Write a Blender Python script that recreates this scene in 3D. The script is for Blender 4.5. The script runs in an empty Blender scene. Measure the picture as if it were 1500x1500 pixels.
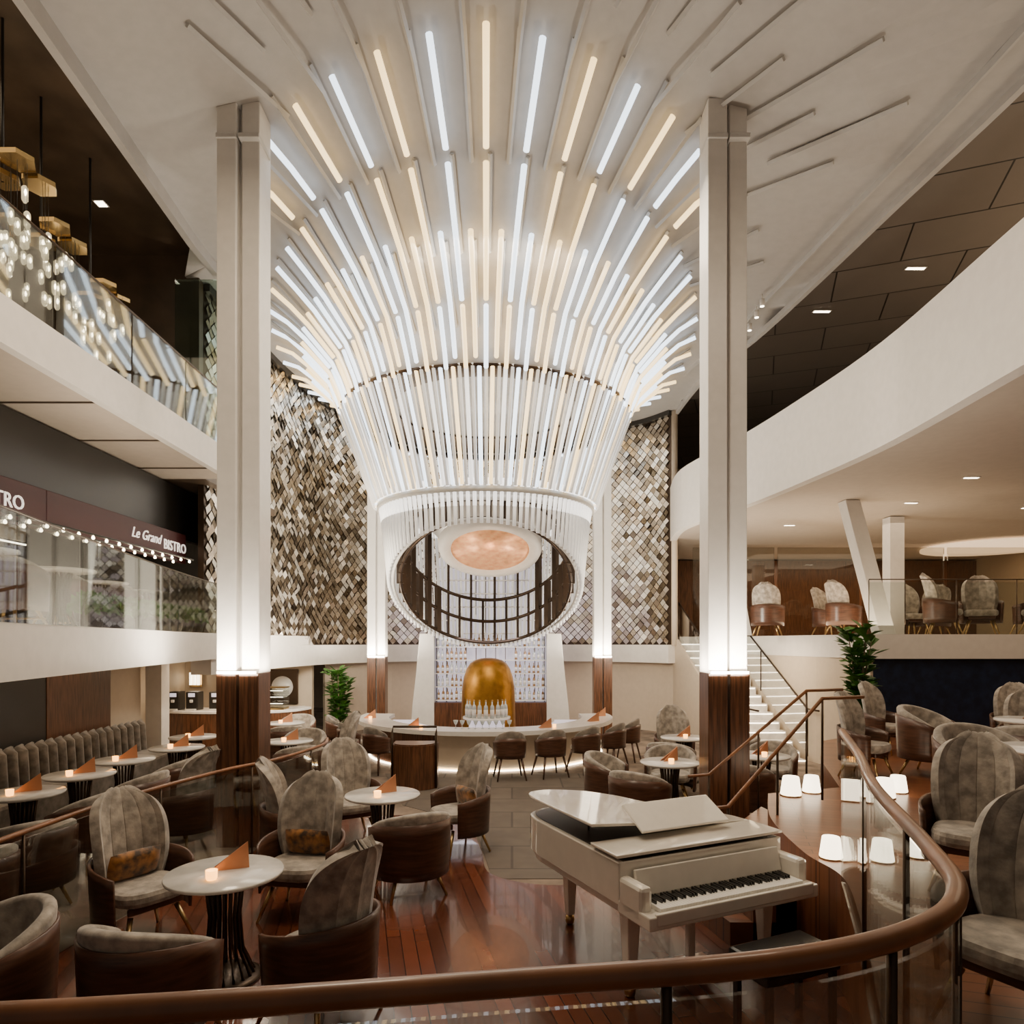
import bpy, bmesh, math, random
from mathutils import Vector, Matrix
random.seed(7)
S=bpy.context.scene
COL=S.collection
pi=math.pi
# ------------------------------------------------------------ materials
def nt(name):
    m=bpy.data.materials.new(name); m.use_nodes=True
    return m,m.node_tree,m.node_tree.nodes['Principled BSDF']
def mat(name,c,rough=.5,metal=0,emit=None,es=0,coat=0,noise=0,nscale=8,bump=0,bscale=60,sheen=0,stretch=None,samp=False):
    m,t,p=nt(name)
    p.inputs['Base Color'].default_value=(*c,1); p.inputs['Roughness'].default_value=rough
    p.inputs['Metallic'].default_value=metal; p.inputs['Coat Weight'].default_value=coat
    p.inputs['Sheen Weight'].default_value=sheen
    if emit:
        p.inputs['Emission Color'].default_value=(*emit,1); p.inputs['Emission Strength'].default_value=es
        if not samp: m.cycles.emission_sampling='NONE'
    co=t.nodes.new('ShaderNodeTexCoord'); mp=t.nodes.new('ShaderNodeMapping'); t.links.new(co.outputs['Object'],mp.inputs[0])
    if stretch: mp.inputs['Scale'].default_value=stretch
    n=t.nodes.new('ShaderNodeTexNoise'); n.inputs['Scale'].default_value=nscale; n.inputs['Detail'].default_value=4
    t.links.new(mp.outputs[0],n.inputs['Vector'])
    k=noise if noise else .03
    r=t.nodes.new('ShaderNodeValToRGB')
    r.color_ramp.elements[0].position=.35; r.color_ramp.elements[1].position=.65
    r.color_ramp.elements[0].color=(*[x*(1-k) for x in c],1); r.color_ramp.elements[1].color=(*[min(1,x*(1+k)) for x in c],1)
    t.links.new(n.outputs[0],r.inputs[0]); t.links.new(r.outputs[0],p.inputs['Base Color'])
    if bump:
        n2=t.nodes.new('ShaderNodeTexNoise'); n2.inputs['Scale'].default_value=bscale
        t.links.new(co.outputs['Object'],n2.inputs['Vector'])
        b=t.nodes.new('ShaderNodeBump'); b.inputs['Strength'].default_value=bump; b.inputs['Distance'].default_value=.01
        t.links.new(n2.outputs[0],b.inputs['Height']); t.links.new(b.outputs[0],p.inputs['Normal'])
    return m
def brick(name,c1,c2,cm,bw,rh,ms,rough,rot=0,coat=0,off=.5,nz=.35):
    m,t,p=nt(name)
    co=t.nodes.new('ShaderNodeTexCoord'); mp=t.nodes.new('ShaderNodeMapping'); mp.inputs['Rotation'].default_value=(0,0,rot)
    b=t.nodes.new('ShaderNodeTexBrick'); b.inputs['Scale'].default_value=1
    b.inputs['Color1'].default_value=(*c1,1); b.inputs['Color2'].default_value=(*c2,1); b.inputs['Mortar'].default_value=(*cm,1)
    b.inputs['Brick Width'].default_value=bw; b.inputs['Row Height'].default_value=rh; b.inputs['Mortar Size'].default_value=ms
    b.offset=off
    t.links.new(co.outputs['Object'],mp.inputs[0]); t.links.new(mp.outputs[0],b.inputs['Vector'])
    n=t.nodes.new('ShaderNodeTexNoise'); n.inputs['Scale'].default_value=3; t.links.new(co.outputs['Object'],n.inputs['Vector'])
    mx=t.nodes.new('ShaderNodeMixRGB'); mx.blend_type='MULTIPLY'; mx.inputs[0].default_value=nz
    t.links.new(b.outputs['Color'],mx.inputs[1]); t.links.new(n.outputs[0],mx.inputs[2])
    t.links.new(mx.outputs[0],p.inputs['Base Color'])
    p.inputs['Roughness'].default_value=rough; p.inputs['Coat Weight'].default_value=coat
    return m
def emis(name,c,s,samp=False):
    return mat(name,(.8,.8,.8),.5,emit=c,es=s,samp=samp)
def glassm(name,tint=(.9,.93,.92),f=.4):
    m=bpy.data.materials.new(name); m.use_nodes=True; t=m.node_tree; t.nodes.clear()
    o=t.nodes.new('ShaderNodeOutputMaterial'); mx=t.nodes.new('ShaderNodeMixShader')
    tr=t.nodes.new('ShaderNodeBsdfTransparent'); tr.inputs[0].default_value=(*tint,1)
    gl=t.nodes.new('ShaderNodeBsdfGlossy'); gl.inputs['Roughness'].default_value=.02
    lw=t.nodes.new('ShaderNodeLayerWeight'); lw.inputs['Blend'].default_value=.35
    mm=t.nodes.new('ShaderNodeMath'); mm.operation='MULTIPLY_ADD'; mm.inputs[1].default_value=f; mm.inputs[2].default_value=.035
    t.links.new(lw.outputs['Fresnel'],mm.inputs[0]); t.links.new(mm.outputs[0],mx.inputs[0])
    t.links.new(tr.outputs[0],mx.inputs[1]); t.links.new(gl.outputs[0],mx.inputs[2]); t.links.new(mx.outputs[0],o.inputs[0])
    return m
M={}
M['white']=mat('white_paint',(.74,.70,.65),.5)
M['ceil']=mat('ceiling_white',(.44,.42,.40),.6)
M['cream']=mat('cream_wall',(.54,.45,.345),.6)
M['colwhite']=mat('column_white',(.74,.71,.67),.35)
M['wood']=mat('walnut',(.11,.045,.02),.3,noise=.45,nscale=3,stretch=(14,14,1))
M['woodrail']=mat('handrail_wood',(.21,.082,.03),.38,noise=.3,nscale=4,coat=.2)
M['shell']=mat('bent_wood_shell',(.085,.037,.021),.32,noise=.3,nscale=5,stretch=(1,1,8))
M['planks']=brick('wood_planks',(.19,.052,.022),(.09,.025,.012),(.012,.005,.004),1.6,.11,.004,.22,rot=1.35,coat=.3)
M['stepwood']=brick('step_planks',(.27,.10,.04),(.17,.06,.026),(.03,.01,.006),1.3,.1,.003,.3,rot=.3)
M['carpet']=mat('taupe_carpet',(.19,.145,.11),.9,noise=.45,nscale=2.5,bump=.2)
M['stone']=brick('patterned_carpet_path',(.17,.135,.105),(.14,.11,.086),(.08,.064,.05),1.2,.8,.015,.75,off=.3,nz=.5)
M['darkceil']=brick('bronze_ceiling_panels',(.17,.142,.118),(.155,.128,.106),(.02,.016,.013),1.9,1.1,.014,.5,rot=.35,nz=.1)
M['dark']=mat('near_black',(.02,.017,.014),.35)
M['brown']=mat('dark_brown_ceiling',(.075,.05,.032),.4,noise=.25,nscale=2)
M['velvet']=mat('taupe_velvet',(.34,.295,.245),.65,noise=.38,nscale=11,bump=.25,bscale=40,sheen=.45)
M['velvetd']=mat('dark_taupe_velvet',(.19,.16,.13),.8,noise=.4,nscale=8,sheen=.4)
M['amber']=mat('amber_velvet',(.24,.095,.014),.42,noise=.85,nscale=14,sheen=.4)
M['brass']=mat('brass',(.55,.38,.17),.3,1)
M['canopy']=mat('aged_gold_canopy',(.46,.33,.15),.25,1)
M['bronze']=mat('dark_bronze',(.06,.038,.024),.35,.7)
M['gold']=mat('gold_leaf',(.42,.21,.04),.4,1,noise=.2,nscale=6)
M['copper']=mat('copper_leaf',(.72,.36,.18),.45,.7,noise=.35,nscale=7,emit=(1,.42,.15),es=.4)  # orange glow put into the leaf material; the dome itself is no lamp
M['coppercard']=mat('copper_card',(.62,.29,.15),.35,.5)
M['marble']=mat('white_marble',(.74,.71,.67),.15,noise=.14,nscale=4)
M['barwhite']=mat('bar_white',(.82,.79,.75),.2)
M['piano']=mat('ivory_lacquer',(.87,.82,.73),.08,coat=1)
M['keyw']=mat('ivory_key',(.85,.83,.78),.2)
M['keyb']=mat('ebony_key',(.01,.01,.01),.2)
M['glass']=glassm('clear_glass')
M['glassdark']=glassm('smoked_glass',(.75,.74,.70),.5)
M['glassgreen']=glassm('green_glass',(.70,.80,.76),.5)
M['blue']=mat('navy_wall',(.010,.018,.045),.35,noise=.3)
M['red']=mat('dark_red_sign',(.045,.007,.008),.5)
M['lett']=mat('cream_letters',(.8,.75,.7),.5,emit=(1,.9,.82),es=.9)  # emission put into the letter colour so the words read bright
M['leaf']=mat('fig_leaf',(.06,.17,.025),.4,noise=.4,nscale=6)
M['trunk']=mat('bark',(.12,.08,.05),.8)
M['warm']=emis('warm_rod',(1,.66,.25),3.1,True)
M['cool']=emis('cool_rod',(.74,.87,1),3.3,True)
M['frost']=mat('frosted_rod',(.72,.71,.69),.3,emit=(1,.93,.84),es=.4)
M['frost2']=mat('lit_frosted_rod',(.8,.8,.8),.3,emit=(1,.95,.88),es=1.7)
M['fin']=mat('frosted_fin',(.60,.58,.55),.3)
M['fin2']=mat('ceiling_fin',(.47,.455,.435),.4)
M['lampw']=emis('lamp_glow',(1,.82,.58),5.5,True)
M['down']=emis('downlight_glow',(1,.84,.62),12)
M['cove']=emis('cove_glow',(1,.66,.38),1.3)
M['candle']=emis('candle_glow',(1,.38,.04),6)
M['bulb']=emis('bulb_glow',(1,.80,.52),18)
M['crystal']=mat('crystal',(.6,.58,.52),.08,.3,emit=(1,.80,.46),es=.7)
M['shelfglow']=mat('back_bar_panel',(.5,.46,.47),.4,emit=(.95,.86,1),es=.7)
M['bottleg']=mat('clear_bottle',(.55,.6,.62),.1,.2)
M['bottlea']=mat('spirit_bottle',(.30,.18,.09),.1,.2)
M['rug']=mat('pale_soffit',(.50,.43,.36),.6)
TILE=[mat('champagne_tile_a',(.68,.62,.53),.2,1),mat('champagne_tile_b',(.48,.42,.34),.22,1),mat('champagne_tile_c',(.92,.88,.80),.28,.85),mat('champagne_tile_d',(.28,.23,.17),.2,1)]
# ------------------------------------------------------------ helpers
def mk(name,verts,faces,m,parent=None,smooth=False,mats=None,mi=None):
    me=bpy.data.meshes.new(name); me.from_pydata([tuple(v) for v in verts],[],faces); me.update()
    for x in (mats or [m]): me.materials.append(x)
    if mi: me.polygons.foreach_set('material_index',mi)
    if smooth: me.polygons.foreach_set('use_smooth',[True]*len(me.polygons))
    o=bpy.data.objects.new(name,me); COL.objects.link(o)
    if parent: o.parent=parent
    return o
def fixn(o):
    bm=bmesh.new(); bm.from_mesh(o.data); bmesh.ops.recalc_face_normals(bm,faces=bm.faces); bm.to_mesh(o.data); bm.free(); return o
def bev(o,w,seg=2):
    b=o.modifiers.new('bev','BEVEL'); b.width=w; b.segments=seg; b.limit_method='ANGLE'; return o
def sol(o,t,off=0):
    b=o.modifiers.new('sol','SOLIDIFY'); b.thickness=t; b.offset=off; return o
def T(o,label,cat,group=None):
    o['label']=label; o['category']=cat
    if group: o['group']=group
    return o
def ST(o): o['kind']='structure'; return o
def empty(name,loc=(0,0,0),rz=0):
    e=bpy.data.objects.new(name,None); e.empty_display_size=.1; e.location=loc; e.rotation_euler=(0,0,rz); COL.objects.link(e); return e
def box(name,c,s,m,parent=None,bw=0,rot=None):
    x,y,z=[a/2 for a in s]
    v=[(-x,-y,-z),(x,-y,-z),(x,y,-z),(-x,y,-z),(-x,-y,z),(x,-y,z),(x,y,z),(-x,y,z)]
    f=[(0,3,2,1),(4,5,6,7),(0,1,5,4),(1,2,6,5),(2,3,7,6),(3,0,4,7)]
    o=mk(name,v,f,m,parent); o.location=c
    if rot: o.rotation_euler=rot
    if bw: bev(o,bw)
    return o
def prism(name,pts,z0,z1,m,parent=None,bw=0):
    n=len(pts); v=[(x,y,z0) for x,y in pts]+[(x,y,z1) for x,y in pts]
    f=[tuple(range(n))[::-1],tuple(range(n,2*n))]+[(i,(i+1)%n,n+(i+1)%n,n+i) for i in range(n)]
    o=fixn(mk(name,v,f,m,parent))
    if bw: bev(o,bw)
    return o
def prismxz(name,pts,y0,y1,m,parent=None,bw=0):
    n=len(pts); v=[(x,y0,z) for x,z in pts]+[(x,y1,z) for x,z in pts]
    f=[tuple(range(n)),tuple(range(n,2*n))[::-1]]+[(i,n+i,n+(i+1)%n,(i+1)%n) for i in range(n)]
    o=fixn(mk(name,v,f,m,parent))
    if bw: bev(o,bw)
    return o
def tubegeo(pts,r,seg=8):
    pts=[Vector(p) for p in pts]; n=len(pts); V=[];F=[]
    rs=r if isinstance(r,(list,tuple)) else [r]*n
    up=Vector((0,0,1))
    for i,p in enumerate(pts):
        d=(pts[min(i+1,n-1)]-pts[max(i-1,0)]).normalized()
        a=up if abs(d.z)<.95 else Vector((0,1,0))
        s=d.cross(a).normalized(); u=s.cross(d).normalized()
        for k in range(seg):
            t=2*pi*k/seg; V.append(p+(s*math.cos(t)+u*math.sin(t))*rs[i])
    for i in range(n-1):
        for k in range(seg):
            a=i*seg+k; b=i*seg+(k+1)%seg; F.append((a,b,b+seg,a+seg))
    F.append(tuple(range(seg))[::-1]); F.append(tuple(range((n-1)*seg,n*seg)))
    return V,F
def tube(name,pts,r,m,parent=None,seg=8):
    V,F=tubegeo(pts,r,seg); return mk(name,V,F,m,parent,True)
def multi(name,geos,m,parent=None,smooth=True,mats=None,gm=None):
    V=[];F=[];MI=[]
    for j,(v,f) in enumerate(geos):
        o=len(V); V+=list(v); F+=[tuple(a+o for a in q) for q in f]
        MI+=[gm[j] if gm else 0]*len(f)
    return mk(name,V,F,m,parent,smooth,mats,MI)
def lathegeo(pr,seg=24,c=(0,0,0)):
    V=[];F=[]
    for r,z in pr:
        for k in range(seg):
            t=2*pi*k/seg; V.append((c[0]+r*math.cos(t),c[1]+r*math.sin(t),c[2]+z))
    for i in range(len(pr)-1):
        for k in range(seg):
            a=i*seg+k; b=i*seg+(k+1)%seg; F.append((a,b,b+seg,a+seg))
    if pr[0]!=pr[-1]:
        F.append(tuple(range(seg))[::-1]); F.append(tuple(range((len(pr)-1)*seg,len(pr)*seg)))
    return V,F
def lathe(name,pr,m,parent=None,seg=24,loc=None,smooth=True):
    V,F=lathegeo(pr,seg); o=fixn(mk(name,V,F,m,parent,smooth))
    if loc: o.location=loc
    return o
def cat(P,n=8,closed=False):
    P=[Vector((*p,0)) if len(p)==2 else Vector(p) for p in P]; out=[]
    N=len(P)
    for i in range(N-1):
        g=(lambda j:P[max(0,min(N-1,j))])
        a,b,c,d=g(i-1),g(i),g(i+1),g(i+2)
        for k in range(n):
            t=k/n; out.append(.5*((2*b)+(c-a)*t+(2*a-5*b+4*c-d)*t*t+(3*b-a-3*c+d)*t**3))
    out.append(P[-1])
    return out
def band(name,path,z0,z1,th,m,parent=None,smooth=True):
    n=len(path); V=[];F=[]
    for i,p in enumerate(path):
        d=(path[min(i+1,n-1)]-path[max(i-1,0)]); d=Vector((d.x,d.y,0)).normalized(); s=Vector((d.y,-d.x,0))*th/2
        V+=[(p.x+s.x,p.y+s.y,z0),(p.x-s.x,p.y-s.y,z0),(p.x-s.x,p.y-s.y,z1),(p.x+s.x,p.y+s.y,z1)]
    for i in range(n-1):
        a=4*i
        for k in range(4):
            b=(k+1)%4; F.append((a+k,a+b,a+4+b,a+4+k))
    F.append((0,1,2,3)); F.append((4*n-1,4*n-2,4*n-3,4*n-4))
    return fixn(mk(name,V,F,m,parent))
def clone(root,name,loc,rz=0,sc=1):
    r=root.copy(); r.name=name; COL.objects.link(r); r.location=loc; r.rotation_euler=(0,0,rz); r.scale=(sc,sc,sc)
    for k in list(root.children):
        c=k.copy(); c.parent=r; COL.objects.link(c)
        for k2 in list(k.children):
            c2=k2.copy(); c2.parent=c; COL.objects.link(c2)
    return r
class Kind:
    def __init__(s,fn,name,cat_,group): s.fn=fn;s.name=name;s.c=cat_;s.g=group;s.proto=None
    def put(s,loc,rz=0,sc=1,label=''):
        if s.proto is None:
            s.proto=s.fn(s.name); r=s.proto; r.location=loc; r.rotation_euler=(0,0,rz); r.scale=(sc,sc,sc); bpy.context.view_layer.update()
        else: r=clone(s.proto,s.name,loc,rz,sc)
        T(r,label,s.c,s.g); return r
def face(loc,target):
    return math.atan2(target[1]-loc[1],target[0]-loc[0])+pi/2
def spot(x,y,z,e,c=(1,.82,.6),size=.4,rot=(0,0,0),sy=None):
    l=bpy.data.lights.new('area','AREA'); l.energy=e; l.color=c; l.size=size
    if sy: l.shape='RECTANGLE'; l.size_y=sy
    o=bpy.data.objects.new('area_light',l); o.location=(x,y,z); o.rotation_euler=rot; COL.objects.link(o); return o
# ------------------------------------------------------------ camera
cd=bpy.data.cameras.new('camera'); cam=bpy.data.objects.new('camera',cd); COL.objects.link(cam)
cam.location=(0,0,2.4); cam.rotation_euler=(pi/2,0,0); cd.lens=24; cd.sensor_width=36; cd.shift_y=190/1500; cd.clip_start=.05
S.camera=cam
CX,CY=-.57,15.0
# ------------------------------------------------------------ shell
ST(box('floor',(0,10,-.1),(26,32,.2),M['carpet']))
wp=cat([(-3.4,1.0),(-3.5,4.6),(-3.35,6.0),(-3.0,7.6),(-2.4,9.0),(-1.4,9.4),(-.6,8.8),(-.35,7.8),(-.2,7.0),(.5,6.7),(1.4,7.2),(2.3,7.0),(2.3,1.0)],6)
ST(prism('floor_wood_stage',[(p.x,p.y) for p in wp],0,.012,M['planks']))
ST(prism('floor_carpet_path',[(-.2,6.9),(1.9,6.9),(2.2,9),(1.5,12.4),(-2.3,12.4),(-1.6,10),(-.5,9)],0,.006,M['stone']))
RE=cat([(4.7,1.0),(4.75,4),(4.85,6.5),(4.95,9.0),(4.75,11.2),(4.45,13.2),(3.95,15.6),(4.15,17.6)],6)
CE=cat([(5.5,-2),(5.5,4),(5.4,6.9),(5.15,9.2),(4.95,11.2),(4.7,13.2),(4.25,15.6),(4.25,20.6)],6)
def edgeR(y):
    for a,b in zip(CE[:-1],CE[1:]):
        if a.y<=y<=b.y: return a.x+(b.x-a.x)*(y-a.y)/max(1e-6,b.y-a.y)
    return CE[0].x if y<CE[0].y else CE[-1].x
def edgeL(y): return -4.4-.06*max(0,min(y-5,5)) if y<11 else -5.3
PT=[(0,3.1,3.1,7.2),(.12,3.12,3.6,7.36),(.31,3.22,4.64,7.65),(.55,3.7,5.8,8.08),(.73,4.24,6.67,8.44),(1,5.36,8.0,8.88),(1.3,6.9,9.6,9.0),(4,25,25,9.02)]
def prof(s):
    for a,b in zip(PT[:-1],PT[1:]):
        if s<=b[0]:
            k=(s-a[0])/(b[0]-a[0]); return [a[i]+(b[i]-a[i])*k for i in (1,2,3)]
    return PT[-1][1:]
def sm(x): x=max(0,min(1,x)); return x*x*(3-2*x)
def cap(X,Y): return 8.3+.7*sm(1.2-abs(X+.3)/4.3)*sm((13.5-Y)/4.5)
TH0=.038; c0,s0=math.cos(TH0),math.sin(TH0)
def flare(s,t,dz=0):
    rx,ry,z=prof(s)
    if math.cos(t)<0: ry=rx
    x=rx*math.sin(t); y=-ry*math.cos(t)
    x,y=x*c0-y*s0, x*s0+y*c0
    z=min(z,cap(CX+x,CY+y)); return Vector((x,y,z+dz))
V=[];F=[];ss=[0,.06,.12,.2,.31,.4,.5,.6,.7,.8,.9,1,1.15,1.3,1.6,2,2.6,3.4,4]; NS=144
for s in ss:
    for k in range(NS):
        t=2*pi*k/NS; p=flare(s,t); Y=min(max(CY+p.y,-2),20.5); X=min(max(CX+p.x,edgeL(Y)),edgeR(Y))
        V.append((X,Y,min(prof(s)[2],cap(X,Y))+.02))
for i in range(len(ss)-1):
    for k in range(NS): F.append((i*NS+k,i*NS+(k+1)%NS,(i+1)*NS+(k+1)%NS,(i+1)*NS+k))
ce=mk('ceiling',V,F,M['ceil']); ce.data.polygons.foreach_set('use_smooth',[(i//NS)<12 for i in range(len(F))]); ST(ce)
ST(box('ceiling_upper_right',(10,10,8.75),(12,30,.1),M['darkceil']))
ST(box('ceiling_upper_left',(-8.6,4.5,8.75),(9.5,14,.1),M['brown']))
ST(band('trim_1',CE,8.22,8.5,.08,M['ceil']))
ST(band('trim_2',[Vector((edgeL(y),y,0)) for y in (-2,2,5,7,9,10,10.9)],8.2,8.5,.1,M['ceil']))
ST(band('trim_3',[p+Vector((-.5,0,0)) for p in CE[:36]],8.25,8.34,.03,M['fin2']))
ST(box('wall_left',(-12,10,4.2),(.2,26,9),M['brown']))
ST(box('wall_right',(15,10,4.2),(.2,30,9),M['cream']))
ST(box('wall_back',(1,25,4.2),(28,.2,9),M['cream']))
# ------------------------------------------------------------ mosaic wall
MW=cat([(-5.15,11.3),(-5.1,13.2),(-4.95,15.2),(-4.5,17.2),(-3.4,18.8),(-1.6,19.5),(.4,19.6),(2.3,19.1),(3.5,18.3),(4.12,17.5)],10)
def mosaic():
    L=[0]
    for a,b in zip(MW[:-1],MW[1:]): L.append(L[-1]+(b-a).length)
    tot=L[-1]
    def at(s):
        s=max(0,min(tot-1e-4,s)); i=0
        while L[i+1]<s: i+=1
        t=(s-L[i])/(L[i+1]-L[i]); p=MW[i].lerp(MW[i+1],t); d=(MW[i+1]-MW[i]).normalized(); return p,d
    V=[];F=[];MI=[]
    st=.22; h=.098
    r=0; z=2.42
    while z<8.2:
        s=.1+(st/2 if r%2 else 0)
        while s<tot-.08:
            p,d=at(s); nrm=Vector((d.y,-d.x,0))
            if nrm.dot(Vector((0,10,0))-p)<0: nrm=-nrm
            c=p+Vector((0,0,z))+nrm*.08
            a=random.gauss(0,.08); b=random.gauss(-.08,.10)+(.3 if random.random()<.15 else 0)
            u=(d+nrm*math.tan(a)).normalized(); w=(Vector((0,0,1))+nrm*math.tan(b)).normalized()
            o=len(V); q=h
            V+=[c+u*q,c+w*q,c-u*q,c-w*q]
            F.append((o,o+1,o+2,o+3)); MI.append(random.choices([0,1,2,3],[5,3,3.5,1.6])[0])
            s+=st
        z+=.11; r+=1
    ST(mk('wall_mosaic_tiles',V,F,None,mats=TILE,mi=MI))
mosaic()
ST(band('wall_mosaic_backing',MW,2.3,8.3,.1,M['bronze']))
ST(band('trim_4',[p for p in MW],8.2,8.32,.3,M['dark']))
ST(band('trim_5',[p for p in MW],1.85,2.32,.34,M['white']))
ST(tube('trim_6',[(4.16,17.5,2.3),(4.16,17.5,8.3)],.09,M['cream']))
ST(band('wall_under_mosaic',cat([(-4.9,17.8),(-3.4,19.2),(-1.6,19.8),(.4,19.9),(2.3,19.4),(3.6,18.6),(4.3,17.7)],8),0,1.9,.1,M['cream']))
# ------------------------------------------------------------ left levels
LE=cat([(-2.9,2.6),(-3.35,4.4),(-3.85,6.6),(-4.3,8.8),(-4.65,11),(-4.9,13.5),(-4.75,16),(-4.6,17.2)],6)
lp=[(p.x,p.y) for p in LE]+[(-4.6,20),(-12,20),(-12,2.6)]
ST(prism('floor_mezzanine_left',lp,2.13,2.53,M['white']))
l3=[(-4.4,1.5),(-4.42,6),(-4.5,10.9),(-12,10.9),(-12,1.5)]
ST(prism('floor_upper_left',l3,5.0,5.32,M['rug']))
ST(box('trim_7',(-4.40,6.2,5.16),(.1,9.6,.42),M['white'],rot=(0,0,.01)))
ST(box('wall_upper_left_end',(-8.6,11.2,6.9),(7,.15,3.6),M['brown']))
ST(box('wall_mezzanine_end',(-8.6,14.0,3.9),(7,.15,2.8),M['dark']))
ST(box('ceiling_mezzanine_left',(-8.4,12.5,5.06),(7,3.2,.12),M['brown']))
for i,y in enumerate([3.2,4.6,6.0,7.4,8.8,10.2]):
    ST(box('trim_%d'%(20+i),(-8,y,4.995),(7,.02,.02),M['brown']))
ST(box('wall_lounge_back',(-8.6,16.8,1.05),(7.4,.15,2.1),M['cream']))
ST(box('wall_lounge_return',(-8.1,15.2,1.05),(.2,3.2,2.1),M['cream']))
ST(box('wall_lounge_end',(-9.6,13.6,1.05),(3.0,.2,2.1),M['cream']))
ST(box('wall_lounge_side',(-6.95,7.6,1.05),(.12,5.0,2.08),M['dark']))
ST(box('wall_lounge_wood',(-6.95,10.9,1.05),(.14,1.6,2.08),M['wood']))
ST(box('wall_lounge_panel',(-6.97,12.2,1.05),(.12,1.0,2.08),M['cream']))
c=T(empty('lounge_column',(-6.75,13,0)),'white square column with a small wood base under the mezzanine','column')
box('shaft',(0,0,1.05),(.3,.3,2.1),M['colwhite'],c); box('base',(0,0,.1),(.34,.34,.2),M['wood'],c)
# ------------------------------------------------------------ right levels
rp=[(6.3,12.0),(15,12.0),(15,25),(4.3,25),(4.3,17.7),(5.45,17.7),(6.0,13.6)]
ST(prism('floor_mezzanine_right',rp,2.1,2.53,M['white']))
ST(box('wall_navy',(10.7,12.15,1.45),(8.6,.12,1.3),M['blue']))
ST(prism('wall_beige_stair',[(6.02,13.5),(6.35,12.1),(6.45,12.1),(6.45,17.6),(5.5,17.6)],0,2.1,M['cream']))
r3=[(p.x+.05,p.y) for p in RE]+[(4.2,25),(15,25),(15,1)]
ST(prism('floor_upper_right',r3,5.05,5.35,M['rug']))
ST(band('wall_parapet',RE,4.98,6.35,.16,M['white']))
ST(box('wall_mezzanine_wood',(9.8,22,3.75),(10.5,.2,2.5),M['wood']))
ST(box('wall_mezzanine_cream',(5,24,3.75),(2,.2,2.5),M['cream']))
o=ST(lathe('trim_8',[(.01,0),(1.7,.0),(1.7,.06),(.01,.06)],M['cove'],loc=(13.2,18.8,4.96),seg=48))
PE=cat([(-3.6,1.0),(-.82,1.09),(0,1.2),(.5,1.27),(.85,1.42),(1.10,1.66),(1.25,2.0),(1.53,2.8),(1.87,3.6),(2.24,4.6),(2.22,5.2),(2.35,6.2),(2.7,7.2)],8)
pp=[(p.x,p.y) for p in PE]+[(3.6,7.5),(4.2,9.3),(5.0,11),(6.4,12.1),(15,12.1),(15,-2),(-3.6,-2)]
ST(prism('floor_platform',pp,0,.8,M['stepwood']))
stc=T(empty('platform_steps',(0,0,0)),'walnut steps curving down from the raised platform','steps')
for i in range(3):
    z=.6-.2*i; d=.3*(i+1)
    prism('tread',[(2.25-d*.6,5.35),(2.3,5.35),(2.75,7.25),(2.9-d*.6,7.45),(2.35-d,6.5)],0,z,M['stepwood'],stc)
# ------------------------------------------------------------ columns
def column(name,x,y,w=.5,zb=2.03,top=8.6,e=1):
    c=empty(name,(x,y,0))
    hw=w/2
    for s in (-1,1):
        box('wood_cladding',(s*hw*.53,0,zb/2),(hw*.92,w*.8,zb),M['wood'],c,.008)
        box('shaft',(s*hw*.53,(0 if s<0 else .05),zb+(top-zb)/2),(hw*(.92 if s<0 else .84),w*.75,top-zb),M['colwhite'],c,.012)
    box('joint',(0,.06,top/2),(hw*.3,w*.5,top),M['fin'],c)
    box('uplight',(0,-w*.44,zb+.01),(w*.9,.03,.03),M['down'],c)
    for s in (-1,1): box('bracket',(s*hw*.53,-.01,top-.45),(hw*.98,w*.8,.06),M['fin'],c,.01)
    spot(x,y-w*.8,zb-.02,85*e,size=w,sy=.06,rot=(pi-.08,0,0),c=(1,.87,.70))
    for s in (-1,1): spot(x+s*w*.8,y-.05,zb-.02,22*e,size=.06,sy=w*.7,rot=(pi,s*.10,0),c=(1,.87,.70))
    return c
for x,y,w,tp in [(-3.2,8.15,.5,8.75),(2.53,8.15,.49,8.75),(-3.25,16.5,.44,8.3),(2.18,16.5,.44,8.3)]:
    T(column('column',x,y,w,top=tp,e=1 if y<10 else .8),'tall white twin-shaft column with walnut base and uplight','column','atrium columns')
# ------------------------------------------------------------ chandelier
ch=T(empty('chandelier',(CX,CY,0)),'huge flared chandelier of glowing warm and cool rods','chandelier')
lathe('ceiling_disc',[(2.0,7.45),(3.15,7.4),(3.15,7.5),(2.0,7.5),(2.0,7.45)],M['brown'],ch,seg=64)
lathe('ceiling_disc',[(.01,7.5),(2.0,7.5),(2.0,7.55),(.01,7.55)],M['fin'],ch,seg=64)
def ring(name,R,z,r,m,par=ch,zf=None,n=96):
    pts=[(R*math.sin(2*pi*k/n),-R*math.cos(2*pi*k/n),(zf(2*pi*k/n) if zf else z)) for k in range(n+1)]
    return tube(name,pts,r,m,par,8)
lathe('upper_ring',[(3.0,7.2),(3.16,7.2),(3.16,7.32),(3.0,7.32),(3.0,7.2)],M['bronze'],ch,seg=96)
lathe('lower_ring',[(2.18,5.20),(2.36,5.20),(2.36,5.30),(2.18,5.30),(2.18,5.20)],M['fin'],ch,seg=96)
def pol(R,t,z): return Vector((R*math.sin(t),-R*math.cos(t),z))
def ok(p,mg=.15):
    X=CX+p.x; Y=CY+p.y; return edgeL(Y)+mg<X<edgeR(Y)-mg and Y<19.2
N=56; step=2*pi/N
rods=[]
def addrod(sa,sb,t,c,row,tt,D=-.13):
    n=max(2,int(abs(sa-sb)/.12)+1)
    pts=[flare(sa+(sb-sa)*i/n,t,D) for i in range(n+1)]
    if all(ok(p) for p in pts): rods.append((row,abs(tt),pts,c))
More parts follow.
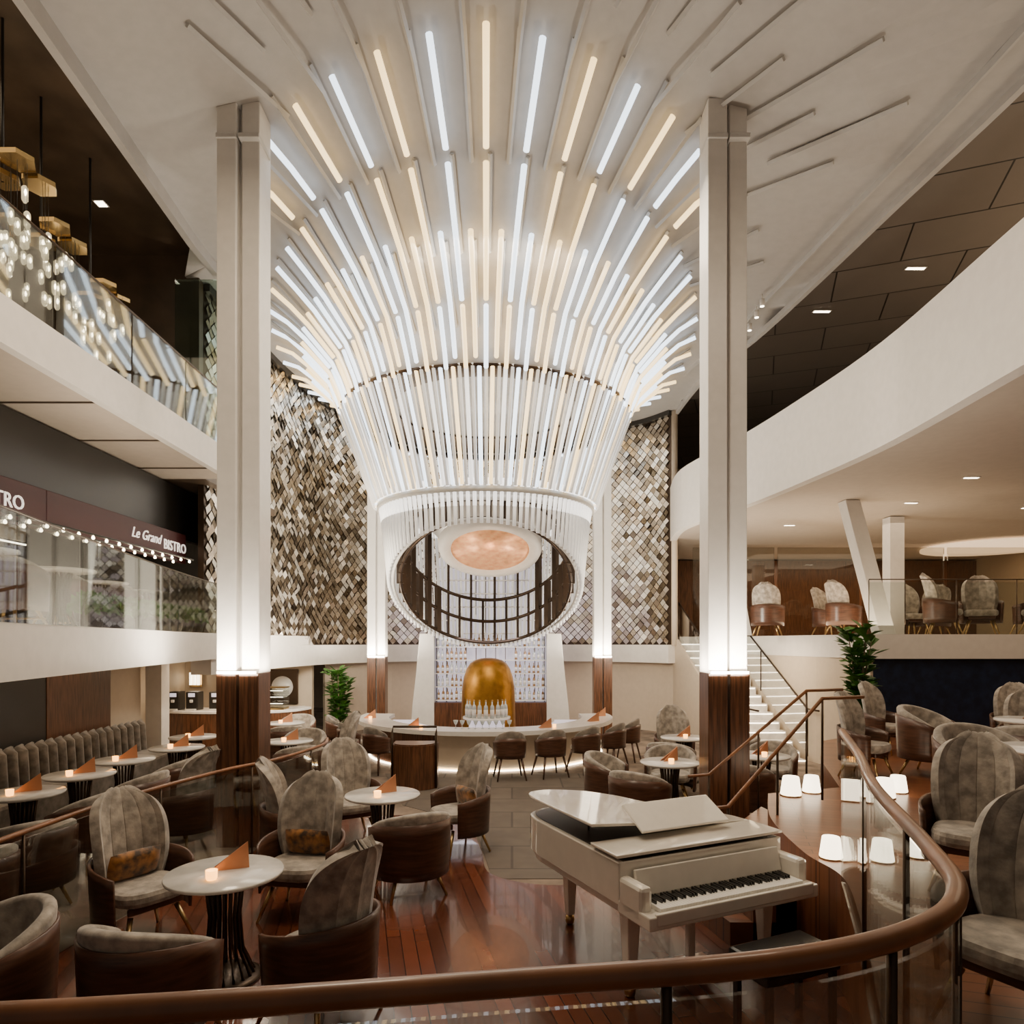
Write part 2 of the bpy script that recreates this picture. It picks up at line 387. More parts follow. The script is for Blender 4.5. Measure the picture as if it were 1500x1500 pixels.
for k in range(N):
    t=k*step; tt=(t+pi)%(2*pi)-pi
    j=k if k<=N//2 else N-k
    if abs(tt)<.69: addrod(1.0-.014*j,.755,t,'warm' if j%2==0 else 'cool',1,tt)
    addrod(.72,.33,t,'cool' if j%3==1 else ('warm' if j%3==0 or j%4==2 else 'cool'),2,tt)
    t2=t+step/2; t2t=(t2+pi)%(2*pi)-pi; j2=int(abs(t2t)/step)
    addrod(.55,.10,t2,'warm' if j2%2==0 else 'cool',3,t2t)
    addrod(.30,.03,t,'cool' if j%2==0 else 'warm',4,tt,-.1)
rods.sort(key=lambda r:(r[1]>1.7,r[0],r[1]))
geos=[];gm=[];cnt=0
for row,a,pts,c in rods:
    g=tubegeo(pts,.038,8)
    if cnt<100: mk('light_rod',g[0],g[1],M[c],ch,True); cnt+=1
    else: geos.append(g); gm.append(0 if c=='warm' else 1)
NF=84
for k in range(NF*2):
    t=k*pi/NF
    if k%2==0:
        geos.append(tubegeo([pol(3.12,t,7.25),pol(2.7,t,6.2),pol(2.38,t,5.32)],.038,6)); gm.append((1,0,2)[(k//2)%3])
    else:
        geos.append(tubegeo([pol(3.2,t,7.4),pol(2.74,t,6.2),pol(2.42,t,5.3)],.033,5)); gm.append(3)
zrim=lambda t:3.48+1.2*math.cos(t)
Rb=lambda z:1.98+(2.28-1.98)*max(0,(z-2.5))/2.8
for k in range(112):
    t=2*pi*k/112; zb=zrim(t)
    geos.append(tubegeo([pol(2.32,t,5.45),pol(Rb(4.9),t,max(4.95,zb))],.036,6)); gm.append(2)
    if zb<4.9: geos.append(tubegeo([pol(Rb(4.9),t,4.95),pol(Rb(zb),t,zb-.05)],.034,6)); gm.append(3)
st=multi('light_rod',geos,None,ch,True,mats=[M['warm'],M['cool'],M['frost2'],M['frost']],gm=gm); st['kind']='stuff'
geos=[]
for k in range(N*2):
    t=k*step/2+.012
    for (a,b,ph) in ((1.36,1.06,0),(1.2,.92,1),(.98,.70,1),(.72,.46,0),(.5,.2,1)):
        if (k+ph)%2: continue
        A=flare(a,t,-.02);B=flare(b,t,-.02)
        if ok(A,.75) and ok(B,.75): geos.append(tubegeo([A,B],.03,4))
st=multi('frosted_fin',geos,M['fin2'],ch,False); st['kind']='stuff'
ring('rim_ring',2.02,0,.035,M['fin'],zf=lambda t:zrim(t)+.06)
for off,rr in ((.1,1.86),(.62,1.86),(1.15,1.86)):
    ring('frame_ring',rr,0,.04,M['bronze'],zf=lambda t:min(5.15,zrim(t)+off))
for k in range(40):
    t=2*pi*k/40+.08
    zt=5.15 if k%2 else min(5.15,zrim(t)+1.15)
    if zt-zrim(t)<.25: continue
    side=-.8<math.cos(t)<.45
    V,F=tubegeo([pol(1.86,t,zrim(t)+.09),pol(1.86,t,zt)],.085 if side else .03,4); mk('frame_slat',V,F,M['bronze'],ch)
lathe('soffit_disc',[(.95,5.12),(2.2,5.12),(2.2,5.2),(.95,5.2),(.95,5.12)],M['fin'],ch,seg=64)
oc=lathe('oculus_ring',[(.84,0),(.88,-.06),(1.08,-.04),(1.12,.05),(1.08,.3),(.84,.3),(.84,0)],M['white'],ch,seg=64); oc.location=(.1,-.35,4.36); oc.rotation_euler=(-.42,0,0)
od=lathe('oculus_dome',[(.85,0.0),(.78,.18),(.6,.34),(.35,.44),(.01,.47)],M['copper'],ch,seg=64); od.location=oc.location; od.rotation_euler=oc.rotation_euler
neck=lathe('oculus_housing',[(1.1,.28),(1.6,.85),(1.6,.88),(.5,.9),(.5,.7)],M['fin'],ch,seg=48); neck.location=oc.location; neck.rotation_euler=(-.2,0,0)
spot(CX+.08,14.4,3.6,11,size=.4,rot=(pi-.3,0,0),c=(1,.72,.46))
# ------------------------------------------------------------ bar
def arcband(name,R0,R1,a0,a1,z0,z1,m,par,n=60):
    V=[];F=[]
    for i in range(n+1):
        t=a0+(a1-a0)*i/n
        for R,z in ((R0,z0),(R1,z0),(R1,z1),(R0,z1)): V.append(pol(R,t,z))
    for i in range(n):
        for k in range(4):
            F.append((4*i+k,4*i+(k+1)%4,4*i+4+(k+1)%4,4*i+4+k))
    F+=[(0,1,2,3),(4*n+3,4*n+2,4*n+1,4*n)]
    return fixn(mk(name,V,F,m,par))
bar=T(empty('bar_counter',(CX,CY,0)),'curved white bar counter with walnut panels and under-counter glow','bar')
arcband('countertop',2.1,2.75,-1.75,1.75,.70,.78,M['barwhite'],bar)
arcband('front_panel',2.42,2.5,-1.75,-.35,0.02,.70,M['wood'],bar)
arcband('front_panel',2.42,2.5,-.35,1.75,0.08,.70,M['cream'],bar)
arcband('glow_strip',2.5,2.53,-1.7,1.7,.02,.05,M['down'],bar)
arcband('work_surface',1.5,2.05,-1.6,1.6,.62,.68,M['shelfglow'],bar)
arcband('kickplate',2.35,2.45,-1.75,1.75,0.0,.1,M['brass'],bar)
T(lathe('gold_dome',[(.60,.0),(.60,.5),(.59,1.0),(.575,1.4),(.54,1.62),(.48,1.80),(.40,1.93),(.3,2.0),(.16,2.04),(.01,2.05)],M['gold'],loc=(CX+.05,15.0,0),seg=48),'tall gold-leaf arched dome standing inside the bar','dome')
tr=T(empty('bottle_stand',(CX+.06,13.7,0)),'round white stand behind the counter holding bottles','stand')
lathe('top',[(.48,.0),(.48,.04),(.01,.04)],M['barwhite'],tr,loc=(0,0,.86)); lathe('base',[(.36,0),(.36,.86),(.01,.86)],M['shelfglow'],tr)
def bottle(name,m1=None):
    r=empty(name)
    lathe('bottle_body',[(.04,0),(.042,.02),(.042,.2),(.036,.24),(.014,.27),(.013,.33)],m1 or M['bottleg'],r,seg=10)
    lathe('cap',[(.015,.33),(.015,.36),(.001,.36)],M['brass'],r,seg=8)
    lathe('bottle_label',[(.0435,.06),(.0435,.17)],M['barwhite'],r,seg=10)
    return r
KB=Kind(lambda n:bottle(n),'bottle','bottle','bottles on the white stand')
for i in range(9):
    a=-1.25+2.5*i/8; KB.put((CX+.06+.4*math.sin(a),13.7-.38*math.cos(a),.9),0,1.0,'clear glass spirit bottle with pale label on the stand')
def glassy(name):
    r=empty(name); lathe('bowl',[(.01,.075),(.03,.1),(.055,.17),(.052,.17),(.028,.105)],M['bottleg'],r,seg=10)
    lathe('stem',[(.035,0),(.006,.01),(.006,.08)],M['bottleg'],r,seg=8); return r
KG=Kind(glassy,'cocktail_glass','glass','glasses on the counter')
for i in range(9):
    a=-.22+.055*i; KG.put((CX+2.3*math.sin(a)+.02,15-2.3*math.cos(a),.78),0,.9,'stemmed cocktail glass on the white counter')
bb=T(empty('back_bar_shelving',(-.53,17.0,0)),'lit back bar shelving with pale panel between white pylons','shelving')
box('back_panel',(0,.22,2.3),(2.75,.05,4.4),M['shelfglow'],bb)
for i in range(11):
    box('shelf',(0,.05,.95+.33*i),(2.75,.32,.025),M['barwhite'],bb)
for i in range(12): box('divider',(-1.35+i*.245,.1,2.4),(.015,.2,4.0),M['brown'],bb)
box('lower_cabinet',(0,.0,.45),(2.8,.45,.9),M['wood'],bb)
for s in (-1,1):
    prismxz('pylon',[(s*1.38,0),(s*1.98,0),(s*1.92,.8),(s*1.82,1.7),(s*1.74,2.6),(s*1.38,2.6)],-.25,.3,M['barwhite'],bb,.02)
KS=Kind(lambda n:bottle(n,M['bottlea']),'spirit_bottle','bottle','bottles on the back bar')
KS2=Kind(lambda n:bottle(n,M['bottleg']),'glass_bottle','bottle','bottles on the back bar')
for row in range(5):
    for i in range(24):
        x=-1.83+i*.113
        if abs(x-(-.53))<.55 and row<4: continue
        (KS if random.random()<.5 else KS2).put((x+random.uniform(-.01,.01),16.97,.965+.33*row),0,random.uniform(.7,.85),'small spirit bottle standing on the back bar shelf')
# ------------------------------------------------------------ seating
def shellgrid(name,par,m,rx,ry,zb,ztf,amax,th,nu=22,nv=5,flare=.06,yoff=0):
    V=[];F=[]
    for j in range(nv+1):
        for i in range(nu+1):
            a=-amax+2*amax*i/nu; v=j/nv; zt=ztf(abs(a)/amax); z=zb+(zt-zb)*v
            k=1+flare*v
            V.append((rx*k*math.sin(a),yoff+ry*k*math.cos(a),z))
    for j in range(nv):
        for i in range(nu): a=j*(nu+1)+i; F.append((a,a+1,a+nu+2,a+nu+1))
    o=mk(name,V,F,m,par,True); sol(o,th,0); return o
def legs(par,m,h=.3,sx=.26,sy=.24,r=.018):
    for a in (-1,1):
        for b in (-1,1):
            tube('leg',[(a*sx*.7,b*sy*.7,h),(a*sx*1.05,b*sy*1.1,0)],[r*1.2,r*.7],m,par,8)
def seatpad(par,m,w=.56,d=.54,z0=.36,z1=.48):
    pts=[]
    n=28
    for k in range(n):
        t=2*pi*k/n; c,s=math.cos(t),math.sin(t)
        pts.append((math.copysign(abs(c)**.65,c)*w/2,math.copysign(abs(s)**.65,s)*d/2-.02))
    return prism('seat',pts,z0,z1,m,par,.04)
def tall(name):
    r=empty(name)
    seatpad(r,M['velvet'])
    shellgrid('shell',r,M['shell'],.345,.345,.22,lambda u:.70-.10*u*u,2.1,.022)
    V=[];F=[];nu,nv=30,22
    for j in range(nv+1):
        v=1-(1-j/nv)**1.6
        z=.40+.74*v
        w=(max(0,1-((v-.45)/.555)**2.7))**(1/2.4) if v>.45 else .80+.2*math.sin(v/.45*pi/2)
        w=max(w,.1)
        for i in range(nu+1):
            u=-1+2*i/nu; a=u*w*1.08
            R=.315; ch_=.012*(abs(math.sin(u*pi*2.5)))**.5*min(1,w*1.2)*(1 if w>.3 else .3)
            V.append(((R+.03*v)*math.sin(a)*1.06,(R-ch_)*math.cos(a)+.12*v*v-.02,z))
    for j in range(nv):
        for i in range(nu): q=j*(nu+1)+i; F.append((q,q+1,q+nu+2,q+nu+1))
    o=mk('backrest',V,F,M['velvet'],r,True); sol(o,.07,1); bev(o,.022,3)
    legs(r,M['brass'],.28)
    box('front_rail',(0,-.2,.33),(.44,.03,.06),M['shell'],r,.01)
    return r
def tub(name):
    r=empty(name)
    seatpad(r,M['velvet'],.58,.56,.34,.46)
    shellgrid('shell',r,M['shell'],.365,.36,.2,lambda u:.72-.12*u**3,2.0,.025,flare=.05)
    o=shellgrid('backrest',r,M['velvet'],.315,.31,.36,lambda u:.82-.2*u*u,1.9,.075,flare=.10); bev(o,.03,3)
    legs(r,M['brass'],.24)
    tube('stretcher',[(-.27,-.2,.12),(.27,-.2,.12)],.012,M['brass'],r)
    return r
def barchair(name):
    r=empty(name)
    seatpad(r,M['velvet'],.46,.44,.42,.5)
    shellgrid('shell',r,M['shell'],.27,.27,.38,lambda u:.74-.1*u*u,1.7,.022)
    o=shellgrid('backrest',r,M['velvetd'],.235,.235,.5,lambda u:.86-.16*u*u,1.5,.05); bev(o,.02,2)
    legs(r,M['shell'],.42,.24,.22,.02)
    return r
def table(name,R=.4):
    r=empty(name)
    lathe('tabletop',[(.01,.72),(.37,.72),(.395,.73),(.4,.742),(.395,.755),(.01,.757)],M['marble'],r,seg=48)
    g=[]
    for k in range(18):
        t=2*pi*k/18
        g.append(tubegeo([pol(.13,t,.71),pol(.10,t,.45),pol(.12,t,.2),pol(.2,t,.02)],.012,6))
    multi('pedestal',g,M['bronze'],r)
    lathe('foot',[(.25,0),(.25,.015),(.22,.03),(.01,.03)],M['bronze'],r,seg=32)
    return r
def card(name):
    V=[(-.13,-.0,0),(.13,.0,0),(.12,.0,.19),(-.11,.09,0),(.12,.11,0)]
    o=mk(name,V,[(0,1,2),(3,4,2)],M['coppercard']); sol(o,.004); return o
def votive(name):
    r=empty(name); lathe('glass_cup',[(.028,0),(.034,.01),(.036,.06),(.033,.06),(.03,.012)],M['candle'],r,seg=14)
    lathe('flame',[(.001,.02),(.007,.03),(.001,.05)],M['bulb'],r,seg=6); return r
KT=Kind(tall,'lounge_chair','chair','high-backed lounge chairs')
KU=Kind(tub,'tub_chair','chair','low tub chairs')
KC=Kind(barchair,'bar_chair','chair','chairs at the bar')
KM=Kind(table,'cocktail_table','table','round marble cocktail tables')
KCARD=Kind(card,'menu_card','card','copper menu cards'); KV=Kind(votive,'votive_candle','candle','amber votive candles')
LT='high oval-backed taupe velvet lounge chair in bent-wood shell'
LU='low taupe velvet tub chair with curved wood shell, brass legs'
def tbl(x,y,z=0,sc=1,a=.5):
    z0=z+.012
    KM.put((x,y,z0),0,sc,'round white marble table on a ribbed bronze pedestal')
    KCARD.put((x+.02,y+.04,z0+.758*sc),a,1.0,'folded triangular copper menu card standing on a marble table')
    KV.put((x-.02,y-.17,z0+.758*sc),0,1.1,'small amber glass votive candle glowing on a marble table')
def chair(K,x,y,tx,ty,z=0,sc=1,lab=None):
    return K.put((x,y,z+.012),face((x,y),(tx,ty)),sc,lab or (LT if K is KT else LU))
t1=(-2.04,4.85); tbl(*t1,a=.35)
chair(KT,-2.95,5.45,*t1); chair(KT,-1.85,6.0,*t1); chair(KU,-2.12,4.03,t1[0]+.1,t1[1]); chair(KT,-1.22,4.35,*t1)
chair(KU,-3.08,3.95,-3.6,3.3)
t2=(-1.39,7.33); tbl(*t2)
chair(KT,-1.95,8.25,*t2); chair(KT,-.62,7.85,*t2); chair(KU,-.98,6.55,*t2); chair(KT,-2.25,7.15,*t2)
def pillow(x,y,z,rz,rx=.25):
    V,F=[],[]
    n=10
    for s in (1,-1):
        for j in range(n+1):
            for i in range(n+1):
                u=-1+2*i/n; v=-1+2*j/n
                V.append((u*.21*(1-.06*v*v),s*.055*((1-u**4)*(1-v**4))**.5,v*.12*(1-.08*u*u)))
    for s in range(2):
        o=s*(n+1)**2
        for j in range(n):
            for i in range(n): q=o+j*(n+1)+i; F.append((q,q+1,q+n+2,q+n+1))
    p=fixn(mk('throw_pillow',V,F,M['amber'],None,True)); p.location=(x,y,z); p.rotation_euler=(rx,0,rz)
    T(p,'amber and black velvet lumbar pillow resting on a lounge chair','pillow','amber lumbar pillows')
for (x,y,tt) in [(-2.95,5.45,t1),(-1.85,6.0,t1),(-.62,7.85,t2)]:
    rz=face((x,y),tt); d=Vector((math.sin(rz),-math.cos(rz))); pillow(x-d.x*.12,y-d.y*.12,.61,rz)
for s in (-.98,-.80,-.60,.17,.40,.61,.79,.92):
    th=math.asin(s); x=CX+3.12*math.sin(th); y=CY-3.12*math.cos(th)
    KC.put((x,y,.008),face((x,y),(CX,CY)),1,'dark wood bar chair with grey upholstery facing the counter')
for s in (-1.35,-.55,.5,1.1,1.5):
    KCARD.put((CX+2.5*math.sin(s),CY-2.5*math.cos(s),.782),.4,1,'folded triangular copper menu card on the white bar counter')
    KV.put((CX+2.5*math.sin(s+.08),CY-2.5*math.cos(s+.08),.782),0,1,'small amber votive candle glowing on the bar counter')
sv=T(empty('service_stand',(-1.6,11.35,0)),'walnut service stand with curved front and brass handrail before the bar','stand')
arc=cat([(-.35,.1),(-.3,-.25),(0,-.4),(.3,-.25),(.35,.1)],6)
band('front',arc,0.01,.72,.04,M['wood'],sv); prism('top',[(p.x,p.y) for p in arc],.70,.74,M['wood'],sv)
tube('handrail',[(.36,-.2,0),(.36,-.2,.9),(.36,-.1,1.0),(-.36,-.1,1.0),(-.36,-.2,.9),(-.36,-.2,0)],.02,M['bronze'],sv)
t3=(2.15,9.3); tbl(*t3)
chair(KU,1.6,8.55,*t3); chair(KU,2.35,10.15,*t3); chair(KU,1.4,9.65,*t3)
t4=(2.95,11.7); tbl(*t4)
chair(KT,3.0,12.6,*t4); chair(KU,3.75,11.4,*t4); chair(KU,2.55,10.95,*t4); chair(KT,3.85,12.35,*t4)
t5=(3.6,9.85); tbl(*t5); chair(KU,3.1,9.1,*t5); chair(KU,4.0,10.55,*t5)
t6=(-3.7,11.3); tbl(*t6); chair(KT,-3.0,11.65,*t6); chair(KU,-3.7,12.15,*t6); chair(KU,-3.3,10.6,*t6)
t6=(-4.6,13.8); tbl(*t6); chair(KU,-4.3,13.05,*t6); chair(KU,-4.6,14.6,*t6)
for (x,y) in [(-5.3,7.4),(-5.35,8.45),(-5.4,9.5),(-5.2,10.6),(-5.5,11.8)]:
    tbl(x,y); chair(KU,x+.75,y-.12,x,y)
chair(KU,-4.4,6.2,-5.3,7.0); chair(KU,-4.3,5.3,-5,5.6); chair(KU,-3.8,9.05,-5,9.2); chair(KT,-3.8,7.95,-5,8.3)
sofa=T(empty('banquette_sofa',(-6.35,9.2,0)),'long channel-tufted grey banquette along the lounge wall','sofa')
box('seat',(0,0,.25),(.7,6.4,.42),M['velvetd'],sofa,.05); box('base',(0,0,.03),(.64,6.3,.06),M['dark'],sofa)
g=[]
for i in range(32):
    y=-3.1+i*.2; g.append(tubegeo([(-.33,y,.42),(-.36,y,.9),(-.40,y,.94)],.1,8))
multi('backrest',g,M['velvetd'],sofa)
PZ=.8
chair(KT,2.08,2.8,1.0,2.2,PZ-.01,.83); chair(KT,2.98,4.4,2.2,3.4,PZ-.01,.83); chair(KT,4.2,8.1,5,7.2,PZ-.01,.85)
t7=(5.7,7.4); tbl(*t7,PZ-.012); chair(KT,6.3,8.3,*t7,PZ-.01,.85); chair(KU,5.05,8.2,*t7,PZ-.01); chair(KU,5.05,6.6,*t7,PZ-.01)
chair(KT,5.4,9.9,6,9,PZ-.01,.85); chair(KT,7.1,9.6,6.5,8.6,PZ-.01,.85); chair(KU,6.5,6.9,*t7,PZ-.01)
t8=(4.3,5.4); tbl(*t8,PZ-.012); chair(KU,4.3,6.25,*t8,PZ-.01)
def glow(name):
    r=empty(name); lathe('lamp_shade',[(.10,.0),(.11,.02),(.085,.2),(.08,.21),(.01,.21)],M['lampw'],r,seg=20)
    lathe('lamp_base',[(.112,-.0),(.112,.012),(.01,.012)],M['brass'],r,seg=20); return r
KL=Kind(glow,'glowing_lamp','lamp','portable glowing lamps')
for x,y,sc in [(2.36,5.05,.75),(2.70,4.98,.75),(3.02,5.08,.75),(2.9,7.1,.95),(3.18,7.25,.85),(3.82,7.0,.95),(4.1,7.25,.85)]:
    KL.put((x,y,PZ+.001),0,sc,'small tapered white table lamp glowing on the wooden platform')
# ------------------------------------------------------------ piano
def piano():
    A=Vector((.86,4.30)); B=Vector((2.07,4.86))
    ang=math.atan2(B.y-A.y,B.x-A.x); cx,cy=(A+B)/2
    p=empty('grand_piano',(cx,cy,.012),ang); T(p,'glossy ivory grand piano with lid slightly raised','piano')
    W=.72
    crv=cat([(W,.25),(W,.55),(.66,.8),(.42,1.05),(.22,1.3),(.10,1.55),(-.12,1.75),(-.42,1.80),(-.66,1.68),(-W,1.45)],6)
    out=[(-W,.25)]+[(q.x,q.y) for q in crv]
    prism('case',out,.64,.93,M['piano'],p,.01)
    inn=[(x*.95,.25+(y-.25)*.965+.01) for x,y in out]
    prism('soundboard',inn,.925,.935,M['dark'],p)
    prism('plinth',[(x*.96,.25+(y-.25)*.98) for x,y in out],.58,.64,M['piano'],p,.01)
    for s in (-1,1): prism('cheek',[(s*W,-.0),(s*(W-.09),0),(s*(W-.09),.27),(s*W,.27)],.60,.84,M['piano'],p,.03)
    box('keybed',(0,.09,.64),(2*W,.36,.09),M['piano'],p,.01)
    box('key_slip',(0,-.08,.66),(2*W-.1,.03,.08),M['piano'],p,.008)
    box('fallboard',(0,.19,.80),(2*W-.18,.03,.17),M['piano'],p,.008,rot=(-.25,0,0))
    kw=1.225/52
    wm=None;bmsh=None
    for i in range(52):
        x=-.6125+kw*(i+.5)
        if wm is None: o=box('white_key',(x,.04,.70),(kw*.92,.19,.025),M['keyw'],p); wm=o
        else:
            o=wm.copy(); COL.objects.link(o); o.location=(x,.04,.70)
        if i<51 and (i%7) in (0,2,3,5,6):
            xb=x+kw/2
            if bmsh is None: b=box('black_key',(xb,.08,.72),(.012,.11,.03),M['keyb'],p); bmsh=b
            else: b=bmsh.copy(); COL.objects.link(b); b.location=(xb,.08,.72)
    lo=[(-W*1.02,.58),(W*1.02,.58)]+[(q.x*1.02,q.y*1.01) for q in crv if q.y>.58]
    l=prism('lid',lo,0,.022,M['piano'],p,.006)
    hx=.70; l.rotation_euler=(0,.09,0); l.location=(0,0,.955+math.sin(.09)*hx)
    box('lid_flap',(0,.42,.965),(2*W*1.02,.34,.022),M['piano'],p,.006)
    box('music_desk',(.02,.60,1.10),(.80,.02,.30),M['piano'],p,.008,rot=(-1.08,0,0))
    tube('lid_prop',[(-.5,1.0,.93),(-.5,1.0,1.06)],.008,M['brass'],p)
    for x,y in ((-.6,.3),(.6,.3),(-.38,1.5)):
        w1,w2=.055,.032
        lg=fixn(mk('leg',[(a*w1,b*w1,.6) for a,b in ((-1,-1),(1,-1),(1,1),(-1,1))]+[(a*w2,b*w2,.08) for a,b in ((-1,-1),(1,-1),(1,1),(-1,1))],[(0,1,2,3),(7,6,5,4),(0,4,5,1),(1,5,6,2),(2,6,7,3),(3,7,4,0)],M['piano'],p)); lg.location=(x,y,0); bev(lg,.008)
        lathe('caster',[(.01,0),(.035,.01),(.04,.04),(.035,.07),(.01,.08)],M['brass'],p,seg=14,loc=(x,y,0))
    box('pedal_lyre',(-.05,.35,.33),(.06,.05,.5),M['piano'],p,.01); box('pedal_box',(-.05,.33,.1),(.28,.12,.07),M['piano'],p,.01)
    for i in (-1,0,1): box('pedal',(-.05+i*.07,.22,.08),(.025,.14,.012),M['brass'],p,.004)
    q=Matrix.Rotation(ang,2)@Vector((.05,-.42))
    b=empty('piano_bench',(cx+q.x,cy+q.y,.012),ang); T(b,'black upholstered piano bench with dark legs','bench')
    box('cushion',(0,0,.46),(.62,.34,.08),M['keyb'],b,.025); box('frame',(0,0,.4),(.6,.32,.06),M['dark'],b,.01)
    for a in (-1,1):
        for c_ in (-1,1): box('leg',(a*.26,c_*.13,.19),(.04,.04,.38),M['dark'],b,.006)
piano()
# ------------------------------------------------------------ railings
def glassrail(name,path,zr,zf,r,mrail,label,gm='glass',posts=0,pm='brass',gap=.05,pr=.011):
    e=T(empty(name,(0,0,0)),label,'railing')
    pts=[(p.x,p.y,zr) for p in path]
    tube('handrail',pts,r,mrail,e,14)
    n=len(path)
    k=max(1,posts)
    for j in range(k):
        a=int(j*(n-1)/k); b=int((j+1)*(n-1)/k)
        seg=path[a:b+1]
        if len(seg)>1:
            seg=[seg[0].lerp(seg[1],.03)]+seg[1:-1]+[seg[-1].lerp(seg[-2],.03)]
            band('glass_panel',seg,zf,zr-gap,.012,M[gm],e)
        q=path[a]
        if pr: tube('post',[(q.x,q.y,zf),(q.x,q.y,zr-r)],pr,M[pm],e)
    return e
RP=cat([(-1.9,1.02),(-.82,1.09),(0,1.2),(.5,1.28),(.84,1.42),(1.07,1.64),(1.22,2.0),(1.49,2.8),(1.83,3.6),(2.2,4.55)],8)
glassrail('curved_balustrade',RP,1.8,.80,.024,M['woodrail'],'curved glass balustrade with round wooden handrail on the landing',posts=7,pm='bronze')
LP=cat([(-3.5,4.0),(-3.5,4.7),(-3.38,5.95),(-3.05,7.2),(-2.72,7.9),(-2.5,9.0),(-2.6,9.6)],6)
glassrail('stage_balustrade',LP,1.04,.012,.02,M['woodrail'],'glass balustrade with wooden handrail beside the wooden floor',posts=5,pm='bronze')
glassrail('mezzanine_balustrade',[p for p in LE if p.y<13.4],3.3,2.53,.008,M['bronze'],'clear glass balustrade along the bistro mezzanine',posts=8,pr=0,gap=.01)
glassrail('upper_balustrade',cat([(-4.42,1.6),(-4.42,6),(-4.48,10.8)],8),6.25,5.32,.012,M['bronze'],'clear glass balustrade on the upper deck edge',posts=7,pr=0,gap=.01)
glassrail('mezzanine_balustrade.001',cat([(6.3,12.05),(10,12.05),(14.8,12.05)],8),3.5,2.53,.01,M['bronze'],'clear glass balustrade along the opposite mezzanine',posts=8,pr=.008,pm='bronze')
T(box('glass_screen',(-4.95,10.85,6.75),(.8,.03,2.8),M['glassgreen']),'tall greenish glass screen closing the end of the upper deck','screen')
for (a,b) in (((1.9,6.0,.95),(3.0,6.6,1.85)),((2.15,7.45,.95),(3.3,7.65,1.85))):
    e=T(empty('step_handrail'),'slim wooden handrail on metal posts beside the platform steps','railing')
    A=Vector(a);B=Vector(b); C=B+Vector((.5,.2,0))
    tube('handrail',[A-Vector((.25,.1,.0)),A,B,C],.018,M['woodrail'],e)
    for q in (A,(A+B)/2,B): tube('post',[(q.x,q.y,max(0,q.z-.98)),q],.012,M['bronze'],e)
sc=T(empty('staircase'),'white staircase descending from the mezzanine','staircase')
NSP=15
for i in range(NSP):
    z=2.53-(i+1)*2.53/NSP*1.0; y1=17.7-i*.27; x0=4.3+i*.032
    prism('step',[(x0,y1-.29),(x0+1.15,y1-.29),(x0+1.15,y1),(x0,y1)],max(0,z-.25),max(.03,z),M['marble'],sc)
    box('nosing_light',(x0+.57,y1-.295,max(.02,z-.03)),(1.1,.01,.012),M['down'],sc)
for dx in (0,1.18):
    e=T(empty('stair_railing'),'glass and bronze railing running down the staircase','railing')
    A=Vector((4.3+dx,17.6,3.4));B=Vector((4.75+dx,13.7,1.05))
    tube('handrail',[A,B,B+Vector((.05,-.4,0))],.02,M['bronze'],e)
    V=[A,B,B-Vector((0,0,.9)),A-Vector((0,0,.95))]; mk('glass_panel',V,[(0,1,2,3)],M['glass'],e)
    for q in (A,(A+B)/2,B): tube('post',[q,q-Vector((0,0,.95))],.014,M['bronze'],e)
V=[(4.2,17.7,2.6),(4.68,13.6,.25),(4.68,13.6,0),(4.2,17.7,0)]
o=mk('wall_stair_side',V,[(0,1,2,3)],M['cream']); sol(o,.06); ST(o)
T(prismxz('slanted_column',[(6.2,5.04),(6.48,5.04),(7.15,2.53),(6.85,2.53)],12.7,13.0,M['colwhite'],None,.01),'white steel column leaning on the mezzanine','column')
T(prismxz('slanted_column',[(4.6,4.0),(4.72,4.0),(5.0,2.53),(4.85,2.53)],14.2,14.4,M['colwhite'],None,.01),'white steel column leaning on the mezzanine','column')
T(box('square_column',(8.1,14.5,3.78),(.3,.3,2.5),M['colwhite']),'white square column standing on the mezzanine','column')
for x,y in [(8.3,13.1),(9.2,13.4),(10.1,13.0),(10.8,14.2),(8.9,15.2),(7.2,14.8),(5.8,15.5),(7.6,16.4),(10.0,16.2)]:
    KT.put((x,y,2.54),random.uniform(0,6.2),1.0,LT)
for x in (6.0,8.3,10.6,12.9): T(box('glass_screen',(x,18.5,3.75),(2.2,.05,2.4),M['glassdark']),'tall smoked glass partition screen on the mezzanine','screen','glass partition screens')
# ------------------------------------------------------------ bistro sign
def text(body,size,par,m,shear=0):
    cu=bpy.data.curves.new('t','FONT'); cu.body=body; cu.size=size; cu.extrude=.006; cu.shear=shear; cu.resolution_u=3
    to=bpy.data.objects.new('t',cu); COL.objects.link(to); bpy.context.view_layer.update()
    dg=bpy.context.evaluated_depsgraph_get()
    me=bpy.data.meshes.new_from_object(to.evaluated_get(dg)); w=max(v.co.x for v in me.vertices)
    bpy.data.objects.remove(to); me.materials.clear(); me.materials.append(m)
    me.polygons.foreach_set('material_index',[0]*len(me.polygons))
    o=bpy.data.objects.new('lettering',me); COL.objects.link(o); o.parent=par; return o,w
for y1 in (7.55,11.3):
    sg=T(empty('bistro_sign',(-5.4,y1,3.9)),'dark red fascia sign reading Le Grand BISTRO in cream letters','sign','bistro fascia signs')
    box('panel',(-.06,-1.3 if y1<8 else -1.65,.03),(.08,3.4,.48),M['red'],sg,.01)
    x=0
    for wd,sz,sh in (('BISTRO',.22,0),('Grand',.21,.35),('Le',.21,.35)):
        o,w=text(wd,sz,sg,M['lett'],sh); x-=w; o.rotation_euler=(pi/2,0,pi/2); o.location=(.0,x,-.05 if wd=='BISTRO' else 0); x-=.05
ST(box('wall_bistro_header',(-5.6,9,4.55),(.1,9.5,.85),M['dark']))
